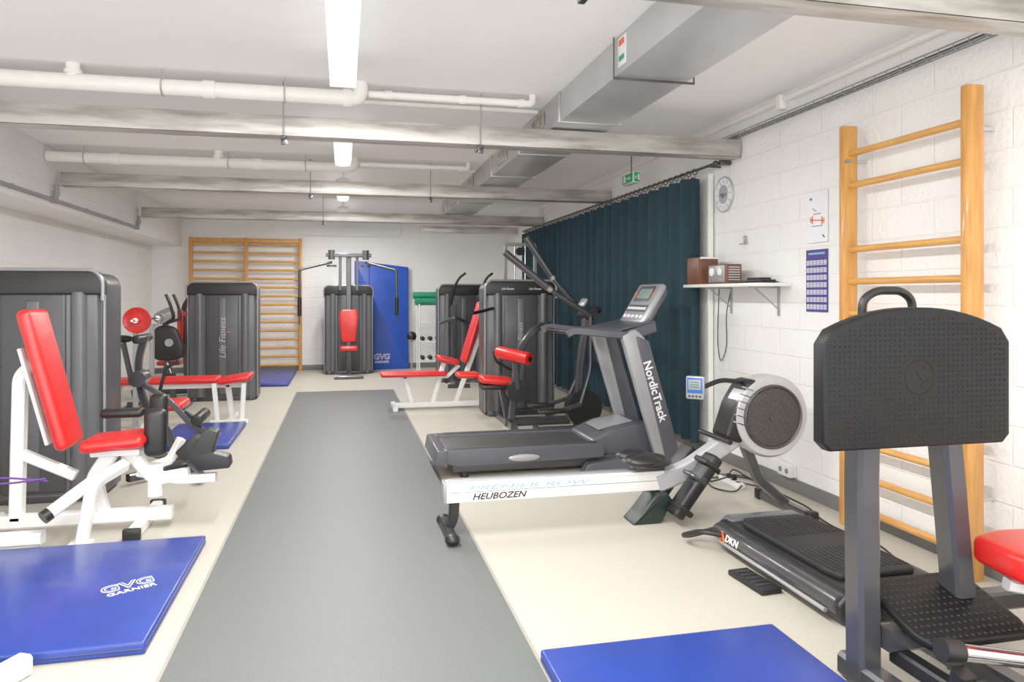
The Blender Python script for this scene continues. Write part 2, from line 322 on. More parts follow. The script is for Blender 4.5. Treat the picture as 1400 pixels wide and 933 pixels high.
P(t,'top_rail',m_wood,[bx(-2.8,-.77,14.63,14.66,2.46,2.54,.004)])
# ---------------------------------------------------------------- wall things
t=thing('wall_clock','round pale silver wall clock with a see-through dial','clock',(3.24,5.82,2.35))
cy,cz=5.82,2.34
P(t,'rim',m_pale,[ring((3.245,cy,cz),(1,0,0),.15,.007,48)])
P(t,'outer_glass',m_paper,[cyl((3.255,cy,cz),(3.245,cy,cz),.148,n=40)])
P(t,'dial',m_pale,[ring((3.243,cy,cz),(1,0,0),.078,.005,40)])
P(t,'dial_face',m_pale,[cyl((3.25,cy,cz),(3.24,cy,cz),.075,n=40)])
PS(t,'hour_mark',m_pale,[box((3.243,cy+.115*math.sin(a*math.pi/6)*1,cz+.115*math.cos(a*math.pi/6)),(.004,.009,.03),0,(-a*30,0,0)) for a in range(12)])
P(t,'hand',m_ink,[box((3.235,cy+.02,cz-.01),(.002,.06,.006),0,(30,0,0))]);P(t,'hand',m_ink,[box((3.233,cy-.03,cz-.015),(.002,.085,.005),0,(-25,0,0)),cyl((3.238,cy,cz),(3.23,cy,cz),.007)])
t=thing('wall_shelf','white board shelf on metal brackets holding the radio','shelf',(3.1,5.4,1.52))
P(t,'board',m_white,[bx(2.95,3.255,4.84,6.0,1.525,1.55,.003)])
for y in(5.0,5.7): P(t,'bracket',m_silver,[bx(3.0,3.255,y-.01,y+.01,1.512,1.525,.002),bx(3.245,3.258,y-.01,y+.01,1.3,1.52,.002),cyl((3.05,y,1.515),(3.25,y,1.35),.006,n=8)])
t=thing('speaker','small walnut bookshelf speaker standing on the shelf','speaker',(3.07,5.85,1.55))
P(t,'cabinet',m_walnut,[bx(2.98,3.15,5.74,5.98,1.55,1.785,.005)])
P(t,'front_cloth',m_walnut,[bx(2.973,2.98,5.75,5.97,1.565,1.77,.003)]); P(t,'side_stripe',m_pvc,[bx(2.98,3.15,5.734,5.74,1.77,1.785,.001)])
t=thing('radio','retro walnut and silver table radio with round dial','radio',(3.06,5.5,1.55))
P(t,'case',m_walnut,[bx(2.99,3.13,5.32,5.62,1.552,1.71,.01)])
P(t,'front_panel',m_silver,[bx(2.982,2.99,5.34,5.6,1.565,1.7,.003)])
PS(t,'dial',m_paper,[cyl((2.982,5.54,1.65),(2.976,5.54,1.65),.035),cyl((2.982,5.41,1.65),(2.976,5.41,1.65),.03)])
PS(t,'speaker_slot',m_pale,[bx(3.01,3.11,5.316,5.32,1.58+.02*k,1.588+.02*k,0) for k in range(6)])
PS(t,'knob',m_chrome,[cyl((2.982,5.42+.05*k,1.585),(2.968,5.42+.05*k,1.585),.01) for k in range(3)])
P(t,'power_cord',m_black,[tube([(3.1,5.5,1.6),(3.256,5.68,1.58),(3.256,5.8,1.3),(3.245,5.76,1.0),(3.245,5.88,.84),(3.25,5.94,1.05),(3.256,5.92,1.52)],.004,.1,6)])
t=thing('remote_control','black remote control lying on the shelf','remote',(3.05,5.15,1.55))
P(t,'body',m_black,[bx(3.0,3.05,5.05,5.25,1.55,1.57,.006)]); PS(t,'button',m_silver,[bx(3.008+.012*i,3.016+.012*i,5.07+.02*j,5.08+.02*j,1.57,1.573,0) for i in range(3) for j in range(7)])
solo('cable_box','flat black media box with a cable on the shelf','electronics',m_black,[bx(3.08,3.22,4.98,5.25,1.55,1.58,.008),bx(3.1,3.2,5.02,5.2,1.58,1.595,.004),tube([(3.12,5.0,1.56),(3.07,4.95,1.56),(3.1,4.9,1.56),(3.2,4.93,1.56)],.005,.04,6)],(3.15,5.1,1.55))
solo('hook_rail','small metal hook fixed to the white wall','hook',m_silver,[bx(3.235,3.26,5.46,5.48,1.88,1.95,.003),bx(3.24,3.26,5.44,5.56,1.885,1.891,.002),tube([(3.24,5.46,1.89),(3.22,5.46,1.94),(3.24,5.46,1.95)],.004,.01,6)],(3.24,5.5,1.88))
t=thing('poster','white paper poster with a barbell drawing','poster',(3.255,4.42,1.98))
P(t,'sheet',m_paper,[bx(3.25,3.256,4.3,4.52,1.83,2.19,0)])
P(t,'sheet_edge',m_pale,[bx(3.2555,3.2575,4.297,4.523,1.827,2.193,0)])
P(t,'drawing',m_oink,[box((3.249,4.41,1.985),(.002,.15,.008),0,(6,0,0))]+[box((3.249,4.41+s*.055,1.985+s*.006),(.002,.014,.055),.002) for s in(-1,1)]+[box((3.249,4.41+s*.075,1.985+s*.008),(.002,.01,.035),.002) for s in(-1,1)],'orange barbell drawing')
P(t,'drawing',m_ink,[box((3.249,4.48,2.14),(.002,.03,.006),0,(20,0,0)),box((3.249,4.48,2.14),(.002,.025,.006),0,(-60,0,0)),box((3.249,4.34,1.87),(.002,.03,.008),0,(40,0,0)),box((3.249,4.41,1.945),(.002,.12,.004),0),box((3.249,4.41,2.03),(.002,.09,.004),0),box((3.249,4.44,2.06),(.002,.05,.004),0,(30,0,0))],'black ink marks')
t.location.y+=.12
t=thing('calendar_poster','navy violet year calendar poster with white month grids','calendar',(3.255,4.42,1.56))
P(t,'sheet',m_navy,[bx(3.252,3.258,4.3,4.54,1.34,1.78,0)])
PS(t,'month_grid',m_paper,[join([box((3.251,4.325+.038*i,1.375+.052*j+.009*k),(.002,.03,.005),0) for k in (-1.5,-.5,.5,1.5)]) for i in range(6) for j in range(7)])
P(t,'title_strip',m_bink,[box((3.251,4.42,1.752),(.002,.18,.014),0)])
t.location.y+=.12
t=thing('power_strip','white multi-socket power strip with cables on the floor','power strip',(2.95,5.1,0))
P(t,'strip_body',m_white,[bx(2.88,2.94,4.95,5.25,0.0,.045,.008)])
PS(t,'socket',m_black,[cyl((2.91,5.0+.07*i,.045),(2.91,5.0+.07*i,.047),.02) for i in range(4)])
PS(t,'plug',m_black,[bx(2.895,2.925,5.04,5.08,.045,.09,.006),bx(2.895,2.925,5.12,5.15,.045,.08,.006)])
PS(t,'cord',m_black,[tube([(2.91,5.06,.09),(2.86,5.0,.1),(2.75,5.15,.01),(2.85,5.35,.01),(3.0,5.1,.01),(3.1,4.9,.01)],.006,.12,6),tube([(2.91,4.95,.03),(2.8,4.85,.01),(2.7,5.0,.01),(2.78,5.3,.01),(3.05,5.3,.01),(3.2,5.1,.01)],.006,.1,6),tube([(2.91,5.14,.07),(2.98,5.2,.1),(3.1,5.0,.01),(3.15,5.3,.01),(2.95,5.4,.01)],.006,.1,6)])
solo('power_cable','thin black power cable lying on the floor along the wall','cable',m_black,[tube([(3.12,4.85,.007),(3.1,4.4,.007),(3.02,4.2,.007),(2.98,3.95,.007),(3.05,3.7,.007),(2.95,3.4,.007)],.006,.15,6)],(3.05,4,0))
t=thing('wall_socket','white surface mounted double socket box low on the wall','socket',(3.23,4.86,.11))
P(t,'box',m_white,[bx(3.2,3.26,4.78,4.94,.11,.2,.006)]); PS(t,'socket_hole',m_trim,[cyl((3.2,4.82,.155),(3.197,4.82,.155),.02),cyl((3.2,4.9,.155),(3.197,4.9,.155),.02)])
# ---------------------------------------------------------------- mats
def mat_(x0,x1,y0,y1,lab,th=.055,name='exercise_mat',z=0):
    t=thing(name,lab,'gym mat',((x0+x1)/2,(y0+y1)/2,z))
    P(t,'cover',m_blue,[bx(x0,x1,y0,y1,z,z+th,.012,3)])
    P(t,'seam',m_blued,[tube([(x0+.006,y0+.006,z+th*.45),(x1-.006,y0+.006,z+th*.45),(x1-.006,y1-.006,z+th*.45),(x0+.006,y1-.006,z+th*.45)],.009,.02,6,True)])
    return t
def gvg(t,loc,R,s,bm_=None):
    R=R if isinstance(R,Matrix) else Euler([math.radians(a) for a in R]).to_matrix(); loc=Vector(loc)
    text(t,'lettering','GVG',loc+R@Vector((0,.35*s,0)),R,s*1.15,m_wink,1,.15,off=.04*s)
    text(t,'lettering','GVG',loc+R@Vector((0,.35*s,.001)),R,s*1.15,bm_ or m_blue,1,.15,off=-.016*s)
    text(t,'lettering','GARNIER',loc+R@Vector((0,-.42*s,0)),R,s*.5,m_wink,1.05,.1,off=.006*s)
t=mat_(-2.9,-.78,3.22,4.57,'blue vinyl gym mat with white logo lettering beside the aisle')
gvg(t,(-1.0,3.83,.057),basis((.157,.09,0),(-.09,.157,0)),.1)
t=mat_(.76,1.79,.9,2.8,'blue vinyl gym mat at the edge of the grey aisle')
mat_(-1.75,-1.05,7.35,8.6,'small blue vinyl mat lying beside the weight bench')
mat_(-1.75,-.85,12.2,14.4,'blue vinyl mat in front of the wall bars')
t=thing('gym_mat','tall bright blue mat with white logo leaning on the wall','gym mat',(.75,14.6,0))
P(t,'cover',m_blueb,[rot(prism([(.22,0),(1.27,0),(1.27,2.02),(.34,2.13),(.22,2.13)],'xz',14.6,14.66,.01,.012),(.75,14.6,0),'X',-2)])
P(t,'fold_seam',m_blued,[rot(cyl((.52,14.598,.02),(.5,14.598,2.08),.006,n=8),(.75,14.6,0),'X',-2)])
gvg(t,(.74,14.588,.2),FR,.13,m_blueb)
# ---------------------------------------------------------------- towers
def tower(par,x,y,w=.88,dp=.5,h=1.62,label=None):
    yf=y-dp/2
    def rp(i,z0,zt,rr):
        p=[(x-w/2+i,z0),(x+w/2-i,z0)]
        for k in range(7):
            a=k/6*math.pi/2; p.append((x+w/2-i-rr+rr*math.cos(a),zt-i-rr+rr*math.sin(a)))
        for k in range(7):
            a=math.pi/2+k/6*math.pi/2; p.append((x-w/2+i+rr+rr*math.cos(a),zt-i-rr+rr*math.sin(a)))
        return p
    T=P(par,'weight_stack_tower',m_char,[prism(rp(0,.03,h,.1),'xz',yf+.06,y+dp/2,0,.02)],label)
    P(T,'front_shroud',m_char2,[prism(rp(.02,.05,h-.12,.03),'xz',yf+.015,yf+.07,0,.02)])
    PS(T,'corner_column',m_char2,[cyl((x-w*.33,yf+.04,.06),(x-w*.33,yf+.04,h-.14),.06),cyl((x+w*.33,yf+.04,.06),(x+w*.33,yf+.04,h-.14),.06)])
    P(T,'centre_panel',m_char,[bx(x-w*.24,x+w*.24,yf,yf+.05,.07,h-.15,.02,3)])
    P(T,'centre_rib',m_char2,[bx(x-.045,x+.045,yf-.012,yf+.02,.09,h-.2,.012,3)])
    P(T,'top_cap',m_black,[prism(rp(-.01,h-.16,h+.005,.09),'xz',yf-.01,yf+.13,0,.02)])
    P(T,'cap_trim',m_trim,[tube([(p[0],yf+.0,p[1]) for p in rp(-.012,h-.2,h+.005,.1)[1:]]+[(x-w/2-.012,yf,h-.2)],.013,0,8)])
    PS(T,'side_trim',m_trim,[bx(x+w/2-.005,x+w/2+.008,yf+.06,yf+.09,.05,h-.12,.003),bx(x-w/2-.008,x-w/2+.005,yf+.06,yf+.09,.05,h-.12,.003)])
    P(T,'base_frame',m_fr,[bx(x-w/2+.03,x+w/2-.03,yf+.02,yf+.1,0,.06,.01),bx(x-w/2+.03,x+w/2-.03,y+dp/2-.1,y+dp/2-.02,0,.06,.01),bx(x-w/2+.05,x-w/2+.12,yf,y+dp/2,.0,.06,.01),bx(x+w/2-.12,x+w/2-.05,yf,y+dp/2,0,.06,.01)])
    P(T,'weight_pin',m_oink,[ball((x+.08,yf-.01,.95),.012)])
    return T
# A
t=thing('leg_machine','charcoal weight machine with tall shrouded tower and red seat','weight machine',(-1.9,6.3,0))
tower(t,-2.1,5.95,.86,.5)
P(t,'frame',m_fr,[rtube([(-1.62,7.0,.06),(-1.25,6.5,.06),(-1.05,6.0,.06)],.06,.06),rtube([(-1.6,6.1,.06),(-1.25,6.45,.06)],.06,.06),rtube([(-1.38,6.65,.1),(-1.42,6.65,.3),(-1.62,6.6,.55),(-1.66,6.6,.9),(-1.6,6.6,1.12)],.055,.05,.15),rtube([(-1.3,6.6,.08),(-1.15,6.6,.35),(-1.3,6.6,.48)],.05,.05,.1)])
P(t,'seat',m_red,[box((-1.5,6.85,.51),(.34,.38,.07),.03,seg=4)])
PS(t,'roller_pad',m_black,[rollg((-1.15,6.3,.45),(-1.15,6.7,.45),.045),rollg((-1.62,6.4,1.1),(-1.62,6.8,1.1),.035)])
P(t,'movement_arm',m_fr,[rtube([(-1.62,6.5,.75),(-1.4,6.5,.6),(-1.2,6.5,.35),(-1.0,6.5,.3)],.04,.04,.1),cyl((-1.62,6.42,.78),(-1.62,6.6,.78),.065)])
P(t,'handle',m_black,[tube([(-1.5,6.65,.65),(-1.45,6.65,.85),(-1.35,6.65,.9)],.015,.05)])
# B
t=thing('hip_abductor_machine','white framed hip machine with red seat and tall red backrest','weight machine',(-1.6,4.9,0))
P(t,'base_frame',m_white,[rtube([(-2.5,4.98,.09),(-1.05,4.98,.09)],.08,.08),rtube([(-1.22,4.75,.035),(-1.22,5.35,.035)],.07,.07,0),rtube([(-2.15,4.62,.035),(-2.15,5.3,.035)],.08,.07,0),rtube([(-1.92,4.98,.1),(-1.9,4.98,.98),(-1.8,4.98,1.05)],.07,.08,.08),rtube([(-1.45,4.98,.1),(-1.5,4.98,.32),(-1.4,4.98,.48)],.09,.07,.05),
   rtube([(-2.4,4.62,.09),(-1.65,4.62,.09)],.08,.07,0),rtube([(-1.6,4.98,.35),(-1.9,4.98,.5)],.06,.06,0)])
P(t,'front_strut',m_white,[rtube([(-1.46,4.64,.03),(-1.42,4.7,.36),(-1.3,4.9,.42)],.06,.07,.06),box((-1.47,4.66,.02),(.12,.1,.04),.01)])
P(t,'backrest',m_red,[box((-1.735,4.98,.95),(.08,.32,.87),.038,(0,-14.5,0),5)])
P(t,'backrest_plate',m_white,[box((-1.8,4.98,.85),(.02,.2,.6),.004,(0,-14.5,0))])
P(t,'seat',m_red,[box((-1.36,4.98,.555),(.36,.34,.08),.038,(0,-4,0),5)])
P(t,'seat_post',m_white,[bx(-1.5,-1.22,4.9,5.06,.47,.51,.01),rtube([(-1.3,4.98,.48),(-1.15,4.98,.3),(-.95,4.98,.33)],.07,.07,.05)])
P(t,'foot_tube',m_white,[cyl((-1.6,4.55,.236),(-1.42,4.75,.375),.036)],'thick white tube'); P(t,'foot_tube_cap',m_black,[cyl((-1.62,4.53,.222),(-1.595,4.556,.24),.038)])
P(t,'crank_arm',m_white,[rtube([(-1.25,5.0,.35),(-1.0,4.95,.3),(-.78,4.92,.31)],.055,.055,.05),rtube([(-1.2,5.1,.36),(-1.12,5.25,.36),(-1.05,5.25,.5)],.05,.05,.04),cyl((-1.15,4.98,.2),(-1.15,4.98,.4),.045)])
P(t,'thigh_pad',m_black,[box((-1.14,4.95,.6),(.13,.1,.3),.04,(0,0,10),4)])
P(t,'thigh_pad',m_black,[box((-1.2,5.3,.68),(.11,.09,.24),.035,(0,0,-10),4)])
P(t,'knee_pad',m_black,[box((-1.4,5.22,.69),(.26,.1,.06),.025,seg=3)])
P(t,'foot_rest',m_black,[prism([(-.95,.45),(-.84,.62),(-.76,.6),(-.8,.47),(-.7,.44),(-.69,.37),(-.88,.36)],'xz',4.88,5.0,.02)])
P(t,'foot_rest',m_black,[prism([(-1.08,.42),(-.98,.52),(-.9,.5),(-.9,.4),(-1.02,.36)],'xz',5.18,5.32,.02)])
PS(t,'cord',m_purple,[tube([(-2.3,4.7,.43),(-1.9,4.7,.38),(-1.7,4.8,.38)],.006,.1,6),tube([(-2.3,4.72,.38),(-1.9,4.72,.42),(-1.7,4.82,.36)],.006,.1,6)])
PS(t,'rubber_foot',m_black,[bx(-2.2,-2.1,4.575,4.62,0,.08,.01),bx(-1.27,-1.17,4.71,4.75,0,.075,.01),bx(-1.27,-1.17,5.35,5.39,0,.075,.01)])
t=thing('machine_base','white steel machine foot beside the blue mat','machine foot',(-1.5,3.1,0))
P(t,'foot_bar',m_white,[rtube([(-1.19,3.16,.04),(-1.42,2.7,.04)],.07,.08,0),rtube([(-1.25,3.13,.03),(-1.9,3.13,.03)],.05,.05,0)])
# C
t=thing('weight_bench','flat bench press with red pads, white legs and uprights','weight bench',(-1.7,9,0))
P(t,'bench_pad',m_red,[box((-1.93,9.0,.49),(1.1,.3,.07),.03,seg=4)])
P(t,'seat_pad',m_red,[box((-1.2,8.95,.5),(.36,.42,.07),.03,(0,-8,0),4)])
P(t,'frame',m_white,[rtube([(-2.4,9,.42),(-1.1,9,.42)],.06,.06,0),rtube([(-1.3,9.0,.42),(-1.25,9,.04)],.06,.06,0),rtube([(-1.45,8.75,.03),(-1.05,8.75,.03)],.05,.05,0),rtube([(-1.25,8.7,.03),(-1.25,9.3,.03)],.06,.06,0),rtube([(-1.38,8.8,.03),(-1.42,8.8,.46)],.05,.05,0),rtube([(-1.12,8.8,.03),(-1.1,8.8,.46)],.05,.05,0),rtube([(-2.1,8.6,.03),(-2.1,9.45,.03)],.06,.06,0)])
for y in(8.68,9.38): P(t,'rack_upright',m_silver,[rtube([(-2.2,y,.03),(-2.2,y,1.12)],.05,.05,0),tube([(-2.18,y,1.08),(-2.13,y,1.12),(-2.1,y,1.2)],.012,.02)])
t=thing('barbell','steel barbell loaded with one red plate on the bench rack','barbell',(-2.14,9.05,1.19))
P(t,'bar',m_chrome,[cyl((-2.14,8.3,1.19),(-2.14,9.6,1.19),.013)])
for y,r,mm in ((8.5,.14,m_red),(9.45,.06,m_trim)):
    P(t,'plate',mm,[lathe((-2.14,y-.02,1.19),(0,1,0),[(.02,0),(.03,.0),(.035,.012),(r-.025,.012),(r-.005,0),(r,.006),(r,.034),(r-.005,.04),(r-.025,.03),(.02,.03)],32)])
    P(t,'collar',m_chrome,[cyl((-2.14,y-.07,1.19),(-2.14,y-.02,1.19),.028)])
# D
t=thing('exercise_bike','dark upright exercise bike with tall curved handlebars','exercise bike',(-2.15,10.2,0))
P(t,'frame',m_fr,[rtube([(-2.55,10.2,.06),(-1.85,10.2,.06)],.07,.07,0),rtube([(-2.55,9.95,.03),(-2.55,10.45,.03)],.06,.06,0),rtube([(-1.85,9.95,.03),(-1.85,10.45,.03)],.06,.06,0),rtube([(-2.0,10.2,.1),(-2.1,10.2,.7),(-2.1,10.2,1.1)],.07,.07,.1),rtube([(-2.45,10.2,.1),(-2.6,10.2,.85)],.06,.06,0)])
P(t,'drive_housing',m_black,[prism([(-2.22,.62),(-1.92,.62),(-1.86,.75),(-1.98,1.05),(-2.18,1.08),(-2.3,.9)],'xz',10.12,10.28,.08,.02)])
P(t,'flywheel_cover',m_silver,[cyl((-2.04,10.1,.85),(-2.04,10.3,.85),.05)])
P(t,'console',m_silver,[box((-2.08,10.1,1.2),(.2,.22,.12),.02,(20,-25,0))])
PS(t,'handlebar',m_black,[tube([(-2.1,10.05,1.1),(-1.95,10.0,1.15),(-2.0,9.98,1.35),(-2.05,9.98,1.47)],.02,.06),tube([(-2.1,10.35,1.1),(-1.95,10.4,1.15),(-2.0,10.4,1.35),(-2.05,10.4,1.47)],.02,.06)])
P(t,'saddle',m_black,[ball((-2.62,10.2,.9),(.15,.11,.05))]); PS(t,'pedal',m_black,[box((-2.0,10.0,.45),(.12,.1,.03),.008),box((-2.1,10.4,.7),(.12,.1,.03),.008)])
PS(t,'crank',m_chrome,[cyl((-2.05,10.06,.6),(-2.0,10.06,.45),.012),cyl((-2.05,10.34,.6),(-2.1,10.34,.7),.012)])
t.location.x-=.13
# E
t=thing('chest_press_machine','charcoal weight machine whose shrouded tower faces the aisle','weight machine',(-1.65,11,0))
tower(t,-1.62,10.95,.9,.5)
text(t,'lettering','Life Fitness',(-1.61,10.682,.87),basis((0,0,1),(-1,0,0)),.125,m_wink2,1,.2,off=-.001)
P(t,'frame',m_fr,[rtube([(-2.1,11.5,.06),(-2.6,11.5,.06)],.08,.08,0),rtube([(-2.2,11.4,.06),(-2.25,11.4,1.3),(-2.1,11.3,1.5)],.07,.07,.1),rtube([(-2.55,11.5,.06),(-2.5,11.5,.45)],.07,.07,0)])
P(t,'seat',m_red,[box((-2.45,11.5,.48),(.32,.32,.07),.03,seg=3)]); P(t,'backrest',m_red,[box((-2.28,11.4,.9),(.07,.3,.7),.03,seg=3)])
P(t,'handle',m_red,[rollg((-2.12,10.8,1.2),(-2.12,10.95,1.2),.03)])
# F
t=thing('pectoral_fly_machine','charcoal fly machine with overhead arms and red backrest','weight machine',(.1,13.8,0))
tower(t,.1,14.05,.86,.5,1.62)
P(t,'backrest',m_red,[prism([(-.02,.62),(.22,.62),(.27,1.05),(.24,1.2),(-.04,1.2),(-.07,1.05)],'xz',13.42,13.5,.04,.02)])
P(t,'seat',m_red,[box((.1,13.25,.52),(.3,.34,.08),.03,seg=4)])
P(t,'frame',m_fr,[rtube([(.1,13.2,.48),(.1,13.3,.06)],.09,.08,0),rtube([(.1,13.0,.05),(.1,13.8,.05)],.09,.08,0),rtube([(.1,13.56,.06),(.1,13.56,2.15)],.09,.07,0),rtube([(-.15,13.0,.03),(.35,13.0,.03)],.06,.06,0)])
P(t,'head_beam',m_fr,[rtube([(-.3,13.5,2.18),(.5,13.5,2.18)],.07,.07,0),rtube([(-.05,13.56,1.55),(-.05,13.56,2.2)],.05,.05,0),rtube([(.25,13.56,1.55),(.25,13.56,2.2)],.05,.05,0),cyl((-.2,13.5,2.1),(-.2,13.5,2.27),.06),cyl((.4,13.5,2.1),(.4,13.5,2.27),.06),cyl((-.2,13.5,1.97),(-.2,13.5,2.0),.09),cyl((.4,13.5,1.97),(.4,13.5,2.0),.09)])
for s in(-1,1):
    P(t,'press_arm',m_fr,[tube([(.1+s*.3,13.5,2.05),(.1+s*.55,13.3,1.98),(.1+s*.83,13.1,1.9),(.1+s*.83,13.1,1.35)],.024,.06),cyl((.1+s*.83,13.1,1.1),(.1+s*.83,13.1,.95),.012)])
    P(t,'handle',m_black,[cyl((.1+s*.83,13.1,1.1),(.1+s*.83,13.1,1.42),.035)])
# G
t=thing('shoulder_press_machine','charcoal weight machine with tower near the curtain','weight machine',(1.95,12.4,0))
tower(t,1.98,12.4,.84,.5)
P(t,'frame',m_fr,[rtube([(1.75,12.0,.05),(1.75,11.4,.05)],.08,.08,0),rtube([(1.6,11.4,.03),(1.95,11.4,.03)],.06,.06,0),rtube([(1.75,11.8,.05),(1.78,11.9,1.3)],.07,.07,0),rtube([(1.55,11.95,1.0),(1.78,11.85,1.1),(2.0,11.95,1.0)],.05,.05,.04)])
PS(t,'handle',m_black,[tube([(1.75,12.1,1.3),(1.78,11.9,1.6),(1.85,11.8,1.75),(1.95,11.8,1.82)],.02,.08),tube([(2.2,12.1,1.3),(2.25,11.9,1.6),(2.3,11.8,1.75),(2.4,11.8,1.82)],.02,.08)])
# H
t=thing('cable_station','grey steel cable pulley frame standing before the curtain','cable machine',(2.6,10.5,0))
P(t,'frame',m_silver,[rtube([(2.3,10.4,.05),(2.3,10.4,2.2),(2.75,10.4,2.2),(2.75,10.4,.05)],.05,.05,.05),rtube([(2.3,10.2,.03),(2.3,10.7,.03)],.06,.06,0),rtube([(2.75,10.2,.03),(2.75,10.7,.03)],.06,.06,0)])
PS(t,'guide_rod',m_chrome,[cyl((x,10.4,.06),(x,10.4,2.18),.012) for x in(2.44,2.6)]); P(t,'pulley',m_black,[cyl((2.52,10.36,2.1),(2.52,10.44,2.1),.06)])
P(t,'weight_stack',m_black,[bx(2.4,2.65,10.34,10.46,.1+.05*i,.145+.05*i,.004) for i in range(12)])
# I
t=thing('storage_rack','white wire storage rack with dumbbells and rolled mats','rack',(1.6,13.6,0))
PS(t,'post',m_white,[cyl((x,y,0),(x,y,1.3),.014) for x in(1.36,1.78) for y in(13.4,13.8)])
PS(t,'shelf',m_white,[join([cyl((1.36,13.4+.05*i,z),(1.78,13.4+.05*i,z),.007,n=6) for i in range(9)]+[cyl((x,13.4,z),(x,13.8,z),.009,n=6) for x in(1.36,1.78)]) for z in(.25,.6,.95,1.26)])
P(t,'wire_front',m_white,[cyl((1.36+.035*i,13.39,.95),(1.36+.035*i,13.39,1.2),.004,n=5) for i in range(13)]+[cyl((1.36,13.39,1.2),(1.78,13.39,1.2),.006,n=6)])
base=thing('rolled_mat','rolled green foam exercise mat on the storage rack','exercise mat',(1.6,13.5,1.272),'rolled green mats')
pt=P(base,'roll',m_green,[cyl((1.3,13.5,1.34),(1.84,13.5,1.34),.065),cyl((1.295,13.5,1.34),(1.3,13.5,1.34),.03)])
for dx,dy,dz in((0,.14,0),(.04,.07,.115),(-.03,.2,.115)):
    e=base.copy(); e.location=base.location+Vector((dx,dy,dz)); COL.objects.link(e); c=pt.copy(); c.parent=e; COL.objects.link(c)
def dumb(z,y,x=1.56,first=[None]):
    if first[0] is None:
        t=thing('dumbbell','small dark dumbbell resting on the white rack','dumbbell',(x,y,z),'rack dumbbells')
        a=P(t,'weight_head',m_black,[lathe((x,y-.09,z+.05),(0,1,0),[(.02,0),(.04,.01),(.04,.05),(.02,.06)],12)]); b=P(t,'weight_head',m_black,[lathe((x,y+.03,z+.05),(0,1,0),[(.02,0),(.04,.01),(.04,.05),(.02,.06)],12)]); c=P(t,'grip',m_chrome,[cyl((x,y-.04,z+.05),(x,y+.04,z+.05),.014)])
        first[0]=(t,[a,b,c])
    else:
        t0,ps=first[0]; e=t0.copy(); e.location=(x,y,z); COL.objects.link(e)
        for p in ps: q=p.copy(); q.parent=e; COL.objects.link(q)
for z in(.26,.61):
    for x in(1.43,1.57,1.71): dumb(z,13.55,x)
t=thing('medicine_ball','round black medicine ball on a slim stand','medicine ball',(1.2,13.2,0))
P(t,'ball',m_black,[ball((1.2,13.2,.72),.09)]);P(t,'stand',m_silver,[cyl((1.2,13.2,.03),(1.2,13.2,.64),.014),cyl((1.2,13.2,0),(1.2,13.2,.03),.14),ring((1.2,13.2,.655),(0,0,1),.06,.01)])
# J
t=thing('leg_curl_machine','charcoal leg curl machine with red seat and red roller pads','weight machine',(1.9,8.4,0))
T=tower(t,2.1,8.85,.86,.5)
text(t,'lettering','Life Fitness',(1.93,8.578,1.535),FR,.034,m_wink,1,.2); text(t,'lettering','Life Fitness',(2.27,8.578,1.535),FR,.034,m_wink,1,.2)
text(t,'lettering','Life Fitness',(2.09,8.582,.95),basis((0,0,1),(-1,0,0)),.08,m_wink2,1,.2)
sx=.2
P(t,'frame',m_fr,[rtube([(1.55+sx,7.95,.05),(2.5,7.95,.05)],.08,.08,0),rtube([(1.6+sx,7.7,.03),(1.6+sx,8.6,.03)],.07,.07,0),rtube([(1.62+sx,7.9,.08),(1.66+sx,7.9,.55),(1.72+sx,7.9,.9),(1.9+sx,7.9,1.1),(2.3,8.0,1.12),(2.35,8.55,1.1)],.07,.06,.14),rtube([(1.62+sx,8.1,.08),(1.55+sx,8.1,.45)],.08,.08,0)])
P(t,'seat',m_red,[box((1.48+sx,8.1,.5),(.38,.34,.08),.035,(0,6,0),4)])
P(t,'seat_front_pad',m_red,[box((1.2+sx,8.35,.54),(.26,.28,.06),.028,seg=4)]); P(t,'pad_bracket',m_fr,[rtube([(1.55+sx,8.2,.42),(1.2+sx,8.35,.5)],.05,.05,0)])
P(t,'cam',m_black,[cyl((1.68+sx,7.84,.4),(1.68+sx,7.98,.4),.12,n=28),box((1.45+sx,8.1,.43),(.3,.26,.06),.02)])
P(t,'roller_pad',m_red,[rollg((1.5+sx,8.05,.82),(1.76+sx,7.65,.77),.07)]); P(t,'roller_cap',m_black,[cyl((1.76+sx,7.65,.77),(1.767+sx,7.638,.768),.026)])
P(t,'movement_arm',m_fr,[rtube([(1.68+sx,7.85,.42),(1.64+sx,7.85,.72)],.05,.05,0)])
PS(t,'handle',m_black,[tube([(1.68+sx,8.2,.6),(1.5+sx,8.2,.7),(1.48+sx,8.2,.82)],.017,.05),tube([(1.75,8.6,1.3),(1.58,8.4,1.27),(1.45,8.3,1.25)],.02,.05)])
# K
t=thing('incline_bench','white framed bench with long red pad and raised backrest','weight bench',(1.1,9.2,0))
P(t,'bench_pad',m_red,[box((.86,9.1,.45),(.84,.28,.06),.028,seg=4)])
P(t,'seat_pad',m_red,[box((1.3,9.1,.62),(.28,.32,.07),.03,(0,14,0),4)])
P(t,'backrest',m_red,[box((1.63,9.1,.98),(.08,.3,.82),.035,(0,17,0),4)])
P(t,'frame',m_white,[rtube([(.62,9.1,.05),(1.8,9.1,.05)],.07,.07,0),rtube([(.62,8.9,.03),(.62,9.4,.03)],.06,.06,0),rtube([(1.78,8.9,.03),(1.78,9.4,.03)],.06,.06,0),rtube([(.7,9.1,.41),(1.3,9.1,.41),(1.45,9.1,.55)],.05,.05,0),rtube([(1.1,9.1,.05),(1.25,9.1,.58)],.06,.06,0),rtube([(1.4,9.1,.05),(1.75,9.1,1.0)],.06,.06,0),rtube([(.85,9.1,.05),(.75,9.1,.41)],.05,.05,0)])
